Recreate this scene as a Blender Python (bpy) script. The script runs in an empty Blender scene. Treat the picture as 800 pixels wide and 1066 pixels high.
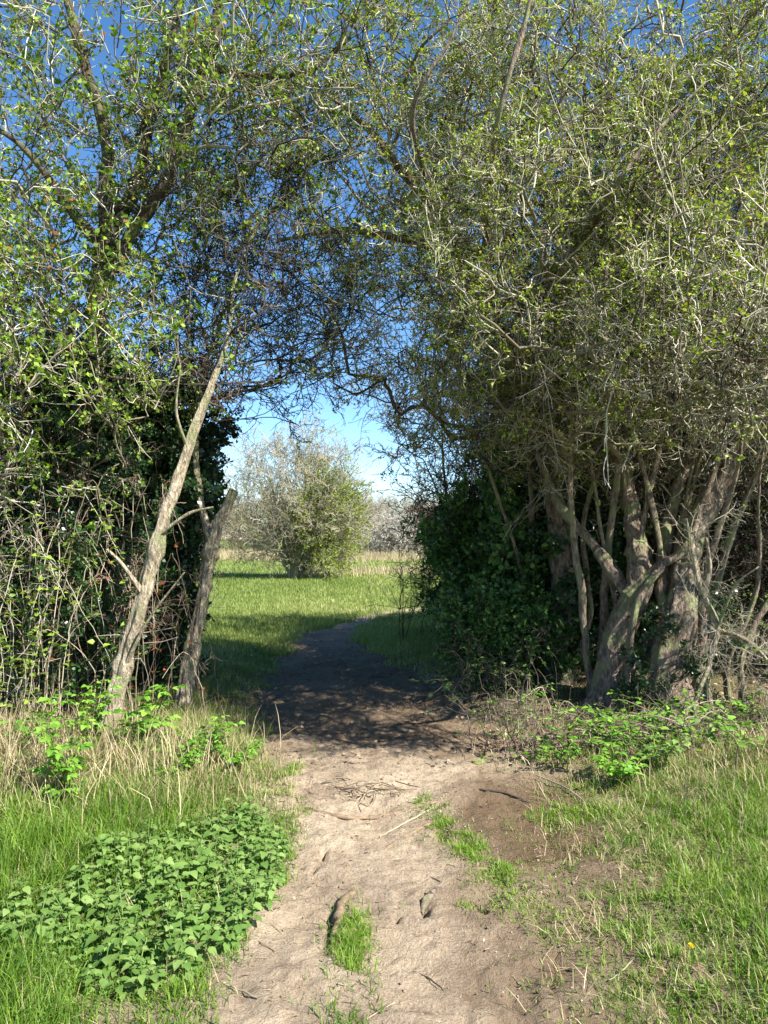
import bpy, math, random
import numpy as np
from mathutils import Vector

# ------------------------------------------------------------------ camera, sky, sun
SC = bpy.context.scene
COL = SC.collection
CAMZ = 1.55
PITCH = math.radians(2.0)
F = 775.0
cam_d = bpy.data.cameras.new('camera')
cam = bpy.data.objects.new('camera', cam_d); COL.objects.link(cam)
cam.location = (0, 0, CAMZ)
cam.rotation_euler = (math.radians(90) + PITCH, 0, 0)
cam_d.sensor_fit = 'VERTICAL'
cam_d.angle = 2 * math.atan(533 / F)
cam_d.clip_start = 0.05
cam_d.clip_end = 2000
SC.camera = cam

SUN_EL = math.radians(44)
SUN_AZ = math.atan2(0.80, -0.60)          # compass-like: x = sin, y = cos; behind the camera, a little to the right
world = bpy.data.worlds.new('World'); SC.world = world
world.use_nodes = True
wn = world.node_tree.nodes; wl = world.node_tree.links
sky = wn.new('ShaderNodeTexSky'); sky.sky_type = 'NISHITA'; sky.sun_disc = False
sky.sun_elevation = SUN_EL; sky.sun_rotation = SUN_AZ
sky.air_density = 1.0; sky.dust_density = 0.0; sky.altitude = 1800; sky.ozone_density = 1.6
hs = wn.new('ShaderNodeHueSaturation'); hs.inputs['Saturation'].default_value = 1.22
wl.new(sky.outputs[0], hs.inputs['Color']); wl.new(hs.outputs[0], wn['Background'].inputs[0])
wn['Background'].inputs[1].default_value = 0.098
sd = bpy.data.lights.new('sun', 'SUN'); sun = bpy.data.objects.new('sun', sd); COL.objects.link(sun)
sd.energy = 5.0; sd.angle = math.radians(0.5); sd.color = (1.0, 0.955, 0.88)
sv = Vector((math.sin(SUN_AZ) * math.cos(SUN_EL), math.cos(SUN_AZ) * math.cos(SUN_EL), math.sin(SUN_EL)))
sun.rotation_euler = sv.to_track_quat('Z', 'Y').to_euler()
SC.view_settings.view_transform = 'Standard'
SC.view_settings.look = 'None'
SC.view_settings.exposure = 1.45
SC.view_settings.gamma = 1
SC.cycles.max_bounces = 6
SC.cycles.diffuse_bounces = 3
SC.cycles.transmission_bounces = 4
SC.cycles.transparent_max_bounces = 4
SC.cycles.use_adaptive_sampling = False

rng = np.random.default_rng(7)
random.seed(7)

def P(px, py, Y):
    """point at depth Y seen at photo pixel (px, py)"""
    u = (px - 400) / F; v = (533 - py) / F
    c, s = math.cos(PITCH), math.sin(PITCH)
    dy = c - v * s; dz = s + v * c
    k = Y / dy
    return np.array([u * k, Y, CAMZ + dz * k])

# ------------------------------------------------------------------ numpy helpers
_tab = np.random.default_rng(3).random((256, 256))
def vn(x, y):
    xi = np.floor(x).astype(int); yi = np.floor(y).astype(int)
    fx = x - xi; fy = y - yi
    fx = fx * fx * (3 - 2 * fx); fy = fy * fy * (3 - 2 * fy)
    a = _tab[xi & 255, yi & 255]; b = _tab[(xi + 1) & 255, yi & 255]
    c = _tab[xi & 255, (yi + 1) & 255]; d = _tab[(xi + 1) & 255, (yi + 1) & 255]
    return (a * (1 - fx) + b * fx) * (1 - fy) + (c * (1 - fx) + d * fx) * fy
def fbm(x, y, o=4):
    r = 0; a = 0.5; t = 0
    for i in range(o):
        r = r + a * vn(x * 2 ** i + 17.3 * i, y * 2 ** i + 9.1 * i); t += a; a *= 0.5
    return r / t
def sst(a, b, x):
    t = np.clip((x - a) / (b - a), 0, 1); return t * t * (3 - 2 * t)

YC = [-5, 0, 2.4, 3.0, 3.5, 4.6, 5.6, 6.9, 8.8, 12, 15, 17, 20, 26]
XC = [0.0, 0, 0.03, 0.06, .13, .12, .12, -.32, -.55, -1.0, -.1, 1.1, 3.2, 8.0]
HW = [.6, .6, .56, .56, .60, .76, .93, .95, .74, .40, .24, .20, .18, .15]
def pdist(x, y):
    return np.abs(x - np.interp(y, YC, XC)) - np.interp(y, YC, HW) + (fbm(x * 2.3, y * 2.3) - .5) * .5 + (fbm(x * 9 + 40, y * 9) - .5) * .16
def pmask(x, y):
    m = np.clip(-pdist(x, y) / .16 + .5, 0, 1)
    return m * (1 - sst(13, 19, y) * .6)
def hgt(x, y):
    x = np.asarray(x, float); y = np.asarray(y, float)
    d = np.abs(x - np.interp(y, YC, XC))
    near = 1 - sst(10, 20, y)
    z = near * (.10 * sst(.7, 1.8, d) + .06 * sst(1.6, 3.5, d))
    z = z + (fbm(x * .35, y * .35) - .5) * .12 * near + (fbm(x * .05 + 5, y * .05) - .5) * .5 * sst(12, 60, y)
    z = z + .05 * np.exp(-((y - 4.9) / .5) ** 2) - .05 * np.exp(-((y - 6.2) / .8) ** 2) * (1 - sst(1, 1.6, d))
    z = z + (fbm(x * 2.1, y * 2.1) - .5) * .05 * near
    return z
def H(x, y): return float(hgt(np.array([x]), np.array([y]))[0])

def mk(name, V, Fs, mat, parent=None, smooth=False, attr=None):
    V = np.ascontiguousarray(V, np.float32)
    me = bpy.data.meshes.new(name)
    Fs = [f for f in Fs if len(f)]
    loops = np.concatenate([f.ravel() for f in Fs]).astype(np.int32)
    tot = np.concatenate([np.full(len(f), f.shape[1]) for f in Fs]).astype(np.int32)
    start = np.concatenate([[0], np.cumsum(tot)[:-1]]).astype(np.int32)
    me.vertices.add(len(V)); me.vertices.foreach_set('co', V.ravel())
    me.loops.add(len(loops)); me.loops.foreach_set('vertex_index', loops)
    me.polygons.add(len(tot)); me.polygons.foreach_set('loop_start', start); me.polygons.foreach_set('loop_total', tot)
    if smooth: me.polygons.foreach_set('use_smooth', np.ones(len(tot), bool))
    if attr:
        for k, a in attr.items():
            at = me.attributes.new(k, 'FLOAT', 'POINT'); at.data.foreach_set('value', np.ascontiguousarray(a, np.float32))
    me.update(); me.validate()
    me.materials.append(mat)
    o = bpy.data.objects.new(name, me); COL.objects.link(o)
    if parent is not None: o.parent = parent
    return o

class Geo:
    """collects verts, quads, tris and one random value per vertex"""
    def __init__(s): s.V = []; s.Q = []; s.T = []; s.R = []; s.n = 0
    def add(s, V, Q=None, T=None, R=None):
        V = np.asarray(V, float).reshape(-1, 3)
        if Q is not None and len(Q): s.Q.append(np.asarray(Q) + s.n)
        if T is not None and len(T): s.T.append(np.asarray(T) + s.n)
        s.V.append(V); s.R.append(np.full(len(V), random.random()) if R is None else np.asarray(R, float))
        s.n += len(V)
    def build(s, name, mat, parent=None, smooth=False):
        Fs = []
        if s.Q: Fs.append(np.concatenate(s.Q))
        if s.T: Fs.append(np.concatenate(s.T))
        V = np.concatenate(s.V)
        if parent is not None: V = V - np.array(parent.location)
        return mk(name, V, Fs, mat, parent, smooth, {'rnd': np.concatenate(s.R)})

def frames(pts):
    t = np.gradient(pts, axis=0); t /= np.linalg.norm(t, axis=1)[:, None] + 1e-9
    up = np.array([.3, .9, .2]) if abs(t[0][2]) > .7 else np.array([.1, .2, 1.])
    n = np.cross(t, up); n /= np.linalg.norm(n, axis=1)[:, None] + 1e-9
    b = np.cross(t, n)
    return n, b
def tube(pts, rad, sides=5, cap=False, disp=None):
    pts = np.asarray(pts, float); rad = np.broadcast_to(rad, len(pts))
    n, b = frames(pts)
    a = np.arange(sides) * 2 * np.pi / sides
    R = rad[:, None] * np.ones(sides)[None]
    if disp is not None: R = R * disp(len(pts), sides)
    V = pts[:, None] + R[..., None] * (np.cos(a)[None, :, None] * n[:, None] + np.sin(a)[None, :, None] * b[:, None])
    k = len(pts); i = np.arange(k - 1)[:, None] * sides; j = np.arange(sides)[None]; j2 = (j + 1) % sides
    Q = np.stack([i + j, i + j2, i + sides + j2, i + sides + j], -1).reshape(-1, 4)
    V = V.reshape(-1, 3)
    T = None
    if cap:
        V = np.vstack([V, pts[-1] + (pts[-1] - pts[-2]) * .12]); c = len(V) - 1; j = np.arange(sides)
        T = np.stack([(k - 1) * sides + j, (k - 1) * sides + (j + 1) % sides, np.full(sides, c)], -1)
    return V, Q, T
def spline(pts, step):
    """Catmull-Rom through rows (x,y,z,r...)"""
    p = np.asarray(pts, float); p = np.vstack([2 * p[0] - p[1], p, 2 * p[-1] - p[-2]]); out = []
    for i in range(1, len(p) - 2):
        L = np.linalg.norm(p[i + 1][:3] - p[i][:3]); n = max(2, int(L / step))
        t = np.linspace(0, 1, n, endpoint=False)[:, None]
        a, b, c, d = p[i - 1], p[i], p[i + 1], p[i + 2]
        out.append(.5 * ((2 * b) + (c - a) * t + (2 * a - 5 * b + 4 * c - d) * t ** 2 + (3 * b - a - 3 * c + d) * t ** 3))
    out.append(p[-2][None]); out = np.vstack(out)
    if out.shape[1] > 3: out[:, 3] = np.maximum(out[:, 3], .002)
    return out
def unit(v): return v / (np.linalg.norm(v, axis=-1, keepdims=True) + 1e-9)

def tag(o, label=None, cat=None, group=None, kind=None):
    if label: o['label'] = label
    if cat: o['category'] = cat
    if group: o['group'] = group
    if kind: o['kind'] = kind
    return o
def empty(name, loc, label, cat, group=None):
    o = bpy.data.objects.new(name, None); COL.objects.link(o); o.location = [float(v) for v in loc]; o.empty_display_size = .2
    return tag(o, label, cat, group)

# ------------------------------------------------------------------ materials
def newmat(name):
    m = bpy.data.materials.new(name); m.use_nodes = True
    nt = m.node_tree; b = nt.nodes['Principled BSDF']
    b.inputs['Specular IOR Level'].default_value = .25
    return m, nt, b
def ramp(nt, stops):
    r = nt.nodes.new('ShaderNodeValToRGB'); e = r.color_ramp.elements
    while len(e) < len(stops): e.new(.5)
    for k, (p, c) in zip(e, stops): k.position = p; k.color = (*c, 1)
    return r
def leafmat(name, stops, rough=.5, trans=.35, spec=.3):
    m, nt, b = newmat(name)
    at = nt.nodes.new('ShaderNodeAttribute'); at.attribute_name = 'rnd'
    r = ramp(nt, stops); nt.links.new(at.outputs['Fac'], r.inputs[0])
    nt.links.new(r.outputs[0], b.inputs['Base Color'])
    b.inputs['Roughness'].default_value = rough; b.inputs['Specular IOR Level'].default_value = spec
    tr = nt.nodes.new('ShaderNodeBsdfTranslucent'); mx = nt.nodes.new('ShaderNodeMixShader'); mx.inputs[0].default_value = trans
    hs = nt.nodes.new('ShaderNodeHueSaturation'); hs.inputs['Value'].default_value = 1.25; hs.inputs['Saturation'].default_value = 1.1
    nt.links.new(r.outputs[0], hs.inputs['Color']); nt.links.new(hs.outputs[0], tr.inputs[0])
    nt.links.new(b.outputs[0], mx.inputs[1]); nt.links.new(tr.outputs[0], mx.inputs[2])
    nt.links.new(mx.outputs[0], nt.nodes['Material Output'].inputs[0])
    return m
def barkmat(name, dark, mid, pale, lichen=None, scale=9., bump=.6):
    m, nt, b = newmat(name); N = nt.nodes; L = nt.links
    tc = N.new('ShaderNodeTexCoord'); mp = N.new('ShaderNodeMapping'); mp.inputs['Scale'].default_value = (1, 1, .34)
    L.new(tc.outputs['Object'], mp.inputs[0])
    n1 = N.new('ShaderNodeTexNoise'); n1.inputs['Scale'].default_value = scale * 4.5; n1.inputs['Detail'].default_value = 6; n1.inputs['Roughness'].default_value = .65
    L.new(mp.outputs[0], n1.inputs[0])
    r = ramp(nt, [(.30, dark), (.5, mid), (.72, pale)]); L.new(n1.outputs['Fac'], r.inputs[0])
    col = r.outputs[0]
    if lichen:
        n2 = N.new('ShaderNodeTexNoise'); n2.inputs['Scale'].default_value = 6; n2.inputs['Detail'].default_value = 5
        L.new(tc.outputs['Object'], n2.inputs[0])
        rr = ramp(nt, [(.5, (0, 0, 0)), (.62, (1, 1, 1))]); L.new(n2.outputs['Fac'], rr.inputs[0])
        mx = N.new('ShaderNodeMix'); mx.data_type = 'RGBA'; L.new(rr.outputs[0], mx.inputs[0]); L.new(col, mx.inputs[6]); mx.inputs[7].default_value = (*lichen, 1)
        col = mx.outputs[2]
    L.new(col, b.inputs['Base Color']); b.inputs['Roughness'].default_value = .9
    bp = N.new('ShaderNodeBump'); bp.inputs['Strength'].default_value = bump; bp.inputs['Distance'].default_value = .045
    L.new(n1.outputs['Fac'], bp.inputs['Height']); L.new(bp.outputs[0], b.inputs['Normal'])
    return m
def twigmat(name, stops):
    m, nt, b = newmat(name)
    at = nt.nodes.new('ShaderNodeAttribute'); at.attribute_name = 'rnd'
    r = ramp(nt, stops); nt.links.new(at.outputs['Fac'], r.inputs[0]); nt.links.new(r.outputs[0], b.inputs['Base Color'])
    b.inputs['Roughness'].default_value = .85; b.inputs['Specular IOR Level'].default_value = .15
    return m

M = {}
M['leaf_new'] = leafmat('new_leaf', [(0, (.08, .14, .012)), (.35, (.18, .26, .02)), (.75, (.34, .42, .04)), (.96, (.50, .54, .10)), (1., (.32, .16, .05))])
M['leaf_left'] = leafmat('spring_leaf', [(0, (.06, .13, .015)), (.5, (.16, .26, .025)), (.95, (.30, .40, .05)), (1., (.3, .12, .05))])
M['leaf_fresh'] = leafmat('fresh_leaf', [(0, (.08, .20, .02)), (.5, (.15, .32, .035)), (1, (.25, .44, .06))])
M['leaf_dark'] = leafmat('evergreen_leaf', [(0, (.012, .035, .010)), (.6, (.025, .065, .016)), (1, (.05, .11, .03))], rough=.35, trans=.12, spec=.5)
M['leaf_shrub'] = leafmat('shrub_leaf', [(0, (.02, .06, .015)), (.5, (.07, .15, .035)), (1, (.17, .28, .06))], rough=.4, trans=.25)
M['leaf_bramble'] = leafmat('bramble_leaf', [(0, (.04, .09, .02)), (.55, (.09, .16, .03)), (.7, (.16, .06, .03)), (1, (.30, .08, .045))])
M['nettle'] = leafmat('nettle_leaf', [(0, (.07, .15, .03)), (.5, (.16, .27, .06)), (1, (.30, .40, .13))], trans=.4)
M['grass'] = leafmat('grass_blade', [(0, (.05, .12, .012)), (.4, (.12, .22, .022)), (.8, (.21, .32, .04)), (.9, (.30, .36, .08)), (1, (.42, .36, .18))], trans=.35)
M['field'] = leafmat('meadow_blade', [(0, (.11, .16, .03)), (.5, (.19, .25, .055)), (.85, (.29, .33, .09)), (1, (.44, .40, .20))], trans=.35)
M['dry'] = leafmat('dry_stalk', [(0, (.20, .16, .07)), (.5, (.40, .32, .18)), (1, (.58, .48, .30))], trans=.2)
M['litter'] = twigmat('litter', [(0, (.07, .045, .03)), (.5, (.22, .16, .10)), (1, (.42, .34, .24))])
M['twig'] = twigmat('twig', [(0, (.035, .028, .02)), (.35, (.13, .11, .07)), (.7, (.36, .33, .22)), (1, (.66, .62, .48))])
M['twig_dark'] = twigmat('dark_twig', [(0, (.03, .024, .02)), (.6, (.08, .065, .05)), (1, (.20, .17, .12))])
M['twig_pale'] = twigmat('pale_twig', [(0, (.16, .13, .09)), (.5, (.30, .26, .18)), (1, (.46, .42, .32))])
M['twig_willow'] = twigmat('willow_twig', [(0, (.14, .12, .07)), (.5, (.33, .29, .20)), (1, (.52, .48, .36))])
M['twig_brown'] = twigmat('brown_twig', [(0, (.07, .05, .035)), (.5, (.20, .15, .11)), (1, (.42, .34, .25))])
M['bark_pale'] = barkmat('pale_bark', (.09, .065, .04), (.38, .31, .21), (.66, .59, .46), (.25, .25, .13), 11, 1.)
M['bark'] = barkmat('brown_bark', (.05, .035, .026), (.22, .165, .12), (.42, .35, .26), (.24, .25, .12), 9, 1.)
M['bark_dark'] = barkmat('dark_bark', (.03, .024, .018), (.085, .07, .045), (.16, .14, .08), (.12, .14, .05), 9, .7)
M['blossom'] = leafmat('blossom', [(0, (.45, .43, .38)), (1, (.8, .78, .72))], trans=.3)

def groundmat(name, soil_only=False):
    m, nt, b = newmat(name); N = nt.nodes; L = nt.links
    tc = N.new('ShaderNodeTexCoord')
    def noise(s, d=6, r=.6):
        n = N.new('ShaderNodeTexNoise'); n.inputs['Scale'].default_value = s; n.inputs['Detail'].default_value = d; n.inputs['Roughness'].default_value = r
        L.new(tc.outputs['Object'], n.inputs[0]); return n
    def mix(f, a, c, fac=None):
        x = N.new('ShaderNodeMix'); x.data_type = 'RGBA'
        if f is not None: L.new(f, x.inputs[0])
        else: x.inputs[0].default_value = fac
        for k, v in ((6, a), (7, c)):
            if isinstance(v, tuple): x.inputs[k].default_value = (*v, 1)
            else: L.new(v, x.inputs[k])
        return x.outputs[2]
    n1 = noise(1.7, 5); n2 = noise(14, 8, .7); n3 = noise(90, 6, .7); n4 = noise(260, 3, .6)
    base = ramp(nt, [(.38, (.17, .12, .075)), (.5, (.35, .265, .17)), (.62, (.52, .42, .285))]); L.new(n1.outputs['Fac'], base.inputs[0])
    mid = ramp(nt, [(.32, (.14, .095, .065)), (.48, (.33, .25, .16)), (.7, (.58, .47, .33))]); L.new(n2.outputs['Fac'], mid.inputs[0])
    fine = ramp(nt, [(.30, (.13, .09, .06)), (.43, (.40, .31, .22)), (.68, (.66, .55, .42))]); L.new(n3.outputs['Fac'], fine.inputs[0])
    soil = mix(None, mix(None, base.outputs[0], mid.outputs[0], .45), fine.outputs[0], .36)
    nb = noise(5.5, 7, .65); nb.inputs['Distortion'].default_value = .6; sp = ramp(nt, [(.56, (0, 0, 0)), (.66, (1, 1, 1))]); L.new(nb.outputs['Fac'], sp.inputs[0])
    hf = N.new('ShaderNodeMath'); hf.operation = 'MULTIPLY'; hf.inputs[1].default_value = .5; L.new(sp.outputs[0], hf.inputs[0])
    soil = mix(hf.outputs[0], soil, (.15, .105, .075))
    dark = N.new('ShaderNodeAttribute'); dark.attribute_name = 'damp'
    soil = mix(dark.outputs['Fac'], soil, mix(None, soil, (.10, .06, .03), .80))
    col = soil
    if not soil_only:
        th = ramp(nt, [(.3, (.05, .06, .02)), (.5, (.10, .12, .035)), (.7, (.24, .21, .10))]); L.new(n2.outputs['Fac'], th.inputs[0])
        th = mix(None, th.outputs[0], fine.outputs[0], .2)
        a1 = N.new('ShaderNodeAttribute'); a1.attribute_name = 'soil'
        col = mix(a1.outputs['Fac'], th, soil)
        fg = ramp(nt, [(.3, (.10, .15, .03)), (.5, (.17, .22, .05)), (.7, (.32, .30, .13))]); L.new(n1.outputs['Fac'], fg.inputs[0])
        a2 = N.new('ShaderNodeAttribute'); a2.attribute_name = 'meadow'
        col = mix(a2.outputs['Fac'], col, fg.outputs[0])
    L.new(col, b.inputs['Base Color']); b.inputs['Roughness'].default_value = .95; b.inputs['Specular IOR Level'].default_value = .1
    ad = N.new('ShaderNodeMath'); ad.operation = 'MULTIPLY_ADD'; L.new(n3.outputs['Fac'], ad.inputs[0]); ad.inputs[1].default_value = .35; L.new(n2.outputs['Fac'], ad.inputs[2])
    ad2 = N.new('ShaderNodeMath'); ad2.operation = 'MULTIPLY_ADD'; L.new(n4.outputs['Fac'], ad2.inputs[0]); ad2.inputs[1].default_value = .12; L.new(ad.outputs[0], ad2.inputs[2])
    bp = N.new('ShaderNodeBump'); bp.inputs['Strength'].default_value = 1.; bp.inputs['Distance'].default_value = .045
    L.new(ad2.outputs[0], bp.inputs['Height']); L.new(bp.outputs[0], b.inputs['Normal'])
    return m
M['ground'] = groundmat('soil_and_thatch'); M['path'] = groundmat('trodden_earth', True)

# ------------------------------------------------------------------ ground and path
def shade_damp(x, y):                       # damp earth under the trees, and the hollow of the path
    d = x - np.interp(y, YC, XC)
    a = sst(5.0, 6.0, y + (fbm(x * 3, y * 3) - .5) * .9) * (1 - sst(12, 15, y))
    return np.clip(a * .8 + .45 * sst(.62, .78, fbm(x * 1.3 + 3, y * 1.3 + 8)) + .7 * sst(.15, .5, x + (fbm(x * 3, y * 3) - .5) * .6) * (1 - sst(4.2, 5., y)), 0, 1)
def path_micro(x, y):
    rid = 1 - np.abs(fbm(x * 4.1 + 31, y * 5.5 + 2, 3) * 2 - 1)
    r = (fbm(x * 3.2 + 11, y * 3.2) - .5) * .08 + (fbm(x * 9, y * 13 + 3) - .5) * .05 + (fbm(x * 34, y * 34) - .5) * .024 + sst(.86, 1, rid) * .014
    r = r * (1 - sst(9, 13, y)) * (np.abs(x) < 8)
    for (dx, dy, rx, ry, dep) in DENTS:
        r = r - dep * np.exp(-(((x - dx) / rx) ** 2 + ((y - dy) / ry) ** 2) ** 2)
    for (dx, dy, rx, ry, dep) in LUMPS:
        r = r + dep * np.exp(-(((x - dx) / rx) ** 2 + ((y - dy) / ry) ** 2))
    return r
DENTS = [(.17, 3.17, .016, .045, .06), (.05, 3.10, .02, .03, .05), (-.30, 3.75, .016, .05, .06), (.40, 3.22, .04, .04, .06),
         (-.215, 3.02, .014, .17, .035), (.30, 3.95, .05, .09, .05), (.42, 3.8, .05, .06, .06), (-.33, 3.55, .015, .03, .04)]
LUMPS = [(-.15, 3.02, .06, .25, .02), (.23, 3.2, .04, .07, .02), (.36, 3.7, .09, .2, .03), (-.1, 4.7, .35, .12, .04), (.5, 4.5, .4, .1, .04), (.2, 4.25, .5, .04, .02), (-.6, 5.6, .3, .2, .04), (.3, 6.0, .3, .2, .04)]

def axis(a, b, s, far, n):
    g = np.geomspace(s, far, n); return g
xs = np.concatenate([-4 - np.geomspace(.06, 500, 40)[::-1], np.arange(-4, 4, .04), 4 + np.geomspace(.001, 500, 40)])
ys = np.concatenate([-np.geomspace(.06, 60, 16)[::-1] + 1, np.arange(1.001, 13, .04), 13 + np.geomspace(.02, 900, 110)])
X, Yg = np.meshgrid(xs, ys)
pm = pmask(X, Yg)
soil = np.clip(1 - sst(.0, .55, pdist(X, Yg) - .35 * sst(0, .5, X) * (1 - sst(3.5, 5, Yg)) + (fbm(X * 5, Yg * 5) - .5) * .5), 0, 1)
under = sst(1.0, 1.9, np.abs(X + .3)) * sst(5.2, 6.2, Yg) * (1 - sst(11, 13, Yg)); under = np.maximum(under, sst(1.2, 2.2, X) * sst(5.2, 6.2, Yg) * (1 - sst(14, 17, Yg)))
soil = np.clip(soil + under * .8, 0, 1) * (1 - sst(12, 18, Yg) * .7)
meadow = sst(10.5, 12.5, Yg) * (1 - pm)
Z = hgt(X, Yg) - .035 * sst(.15, .6, pm) + path_micro(X, Yg) * .8
ny, nx = X.shape
ii = (np.arange(ny - 1)[:, None] * nx + np.arange(nx - 1)[None])
Qg = np.stack([ii, ii + 1, ii + nx + 1, ii + nx], -1).reshape(-1, 4)
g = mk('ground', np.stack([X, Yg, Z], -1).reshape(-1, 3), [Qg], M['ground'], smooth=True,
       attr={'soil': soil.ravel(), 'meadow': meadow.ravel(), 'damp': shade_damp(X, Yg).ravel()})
tag(g, kind='structure')

xs = np.arange(-2.2, 4.4, .016); ys = np.concatenate([np.arange(-2, 1.8, .08), np.arange(1.8, 7, .015), np.arange(7, 9, .03), np.arange(9, 20, .06)])
X, Yg = np.meshgrid(xs, ys); pm = pmask(X, Yg)
Z = hgt(X, Yg) + sst(.02, .5, pm) * .022 - .022 + path_micro(X, Yg) * .8
ny, nx = X.shape; ii = (np.arange(ny - 1)[:, None] * nx + np.arange(nx - 1)[None])
keep = (pm[:-1, :-1] > .04)
Qg = np.stack([ii, ii + 1, ii + nx + 1, ii + nx], -1)[keep]
used, inv = np.unique(Qg, return_inverse=True)
V = np.stack([X, Yg, Z], -1).reshape(-1, 3)[used]
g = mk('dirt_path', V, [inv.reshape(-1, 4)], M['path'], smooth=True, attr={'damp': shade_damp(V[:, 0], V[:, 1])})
tag(g, kind='structure')
def top(x, y):
    p = pmask(x, y); h = hgt(x, y)
    return np.maximum(h - .035 * sst(.15, .6, p), h + sst(.02, .5, p) * .022 - .022) + path_micro(x, y) * .8

def ground_at(px, py):
    """world x, y where the photo pixel meets the ground"""
    lo, hi = 1.5, 90.
    for _ in range(40):
        mid = (lo + hi) / 2; p = P(px, py, mid)
        if p[2] > H(p[0], p[1]): lo = mid
        else: hi = mid
    return P(px, py, lo)[:2]

# ------------------------------------------------------------------ grass
poly = np.array([ground_at(*q) for q in [(-40, 960), (60, 930), (110, 890), (200, 875), (220, 860), (258, 850), (292, 868), (300, 905), (272, 960), (222, 1005), (150, 1050), (95, 1040), (40, 1000), (-40, 990)]])
def inpoly(x, y):
    c = False; n = len(poly)
    for i in range(n):
        a, b = poly[i], poly[i - 1]
        if (a[1] > y) != (b[1] > y) and x < (b[0] - a[0]) * (y - a[1]) / (b[1] - a[1]) + a[0]: c = not c
    return c
def blades(x, y, h, w, mat, name, lean=.5, droop=.6, rnd=None, zoff=0., aim=None):
    n = len(x); r = rng
    az = r.random(n) * 2 * np.pi; la = r.random(n) ** 1.2 * lean
    if aim is not None: az = aim + r.normal(0, .5, n)
    d = np.stack([np.cos(az), np.sin(az), np.zeros(n)], -1)
    sa = az + np.pi / 2 + r.normal(0, .5, n); s = np.stack([np.cos(sa), np.sin(sa), np.zeros(n)], -1)
    up = np.array([0, 0, 1.])
    base = np.stack([x, y, top(x, y) - .006 + zoff], -1)
    out = []; p = base; ang = la.copy()
    dr = r.random(n) * droop
    ts = [0, .38, .72, 1.0]; ws = [1, .85, .55, .08]
    for k in range(4):
        if k:
            L = (ts[k] - ts[k - 1]) * h
            p = p + L[:, None] * (np.sin(ang)[:, None] * d + np.cos(ang)[:, None] * up)
            ang = ang + dr * .9
        if k < 3:
            out += [p - s * (w * ws[k] / 2)[:, None], p + s * (w * ws[k] / 2)[:, None]]
        else: out.append(p)
    V = np.stack(out, 1)
    i = np.arange(n)[:, None] * 7
    Q = np.concatenate([i + np.array([0, 1, 3, 2]), i + np.array([2, 3, 5, 4])]); T = i + np.array([4, 5, 6])
    R = r.random(n) if rnd is None else rnd
    return mk(name, V.reshape(-1, 3), [Q, T], mat, attr={'rnd': np.repeat(R, 7)})

def scatter(n, x0, x1, y0, y1, dens):
    x = rng.uniform(x0, x1, n); y = rng.uniform(y0, y1, n)
    k = rng.random(n) < dens(x, y); return x[k], y[k]
def clump(x, y, s=9): return sst(.34, .62, fbm(x * s + 20, y * s, 3))
def dverge(x, y):
    d = pdist(x, y)
    left = sst(-.10, .08, d) * (x < np.interp(y, YC, XC))
    right = (.35 * sst(-.3, .05, d) + .8 * sst(.1, .7, d)) * (x >= np.interp(y, YC, XC))
    e = left + right
    e = e + 1.3 * np.exp(-((x - (.30 + (4.2 - y) * .28)) / .11) ** 2) * sst(2.9, 3.2, y) * (1 - sst(4.2, 4.5, y)) + .5 * np.exp(-((x + .13) / .09) ** 2) * (1 - sst(3.0, 3.3, y))
    e = e * (1 - (.93 - .5 * (x < -.9)) * sst(4.6, 5.5, y + (fbm(x * 2, y * 2) - .5)))
    return e * (.25 + .75 * clump(x, y))
x, y = scatter(700000, -3.4, 3.4, 1.9, 9.5, dverge)
n = len(x); dd = np.clip(pdist(x, y), 0, 2)
hh = (.035 + .085 * sst(0, .7, dd) * (.4 + .6 * fbm(x * 3, y * 3))) * rng.uniform(.6, 1.4, n)
left = x < 0
inb = np.array([xx < 0 and yy < 5 and inpoly(xx, yy) for xx, yy in zip(x, y)])
hh = np.where(left, hh * np.where(inb, .95, 1.5), hh * .85)
rn = np.clip(rng.beta(2, 2, n) * .85 + (fbm(x * 4 + 7, y * 4) - .5) * .5 + np.where(left, -.02, .05), 0, .97)
rn = np.where(rng.random(n) < np.where(left, .05 + .40 * sst(3.7, 4.6, y), .13 + .3 * sst(4.2, 4.9, y)), 1., rn)
tag(blades(x, y, hh, rng.uniform(.0025, .0055, n), M['grass'], 'grass', np.where(left, .95, 1.35), .9, rn),
    'short green grass growing on both verges of the dirt path', 'grass', kind='stuff')
# trodden straw on the right verge
x, y = scatter(42000, -3, 3.4, 1.9, 5.4, lambda x, y: sst(-.2, .3, pdist(x, y)) * np.where(x > 0, .5 + .3 * sst(3.6, 4.4, y), .12) * clump(x + 3, y, 6))
n = len(x)
tag(blades(x, y, rng.uniform(.04, .13, n), rng.uniform(.002, .004, n), M['dry'], 'dead_grass', 1.55, .4, zoff=.01),
    'flattened straw-coloured dead grass strewn through the verges', 'dead grass', kind='stuff')
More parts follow.
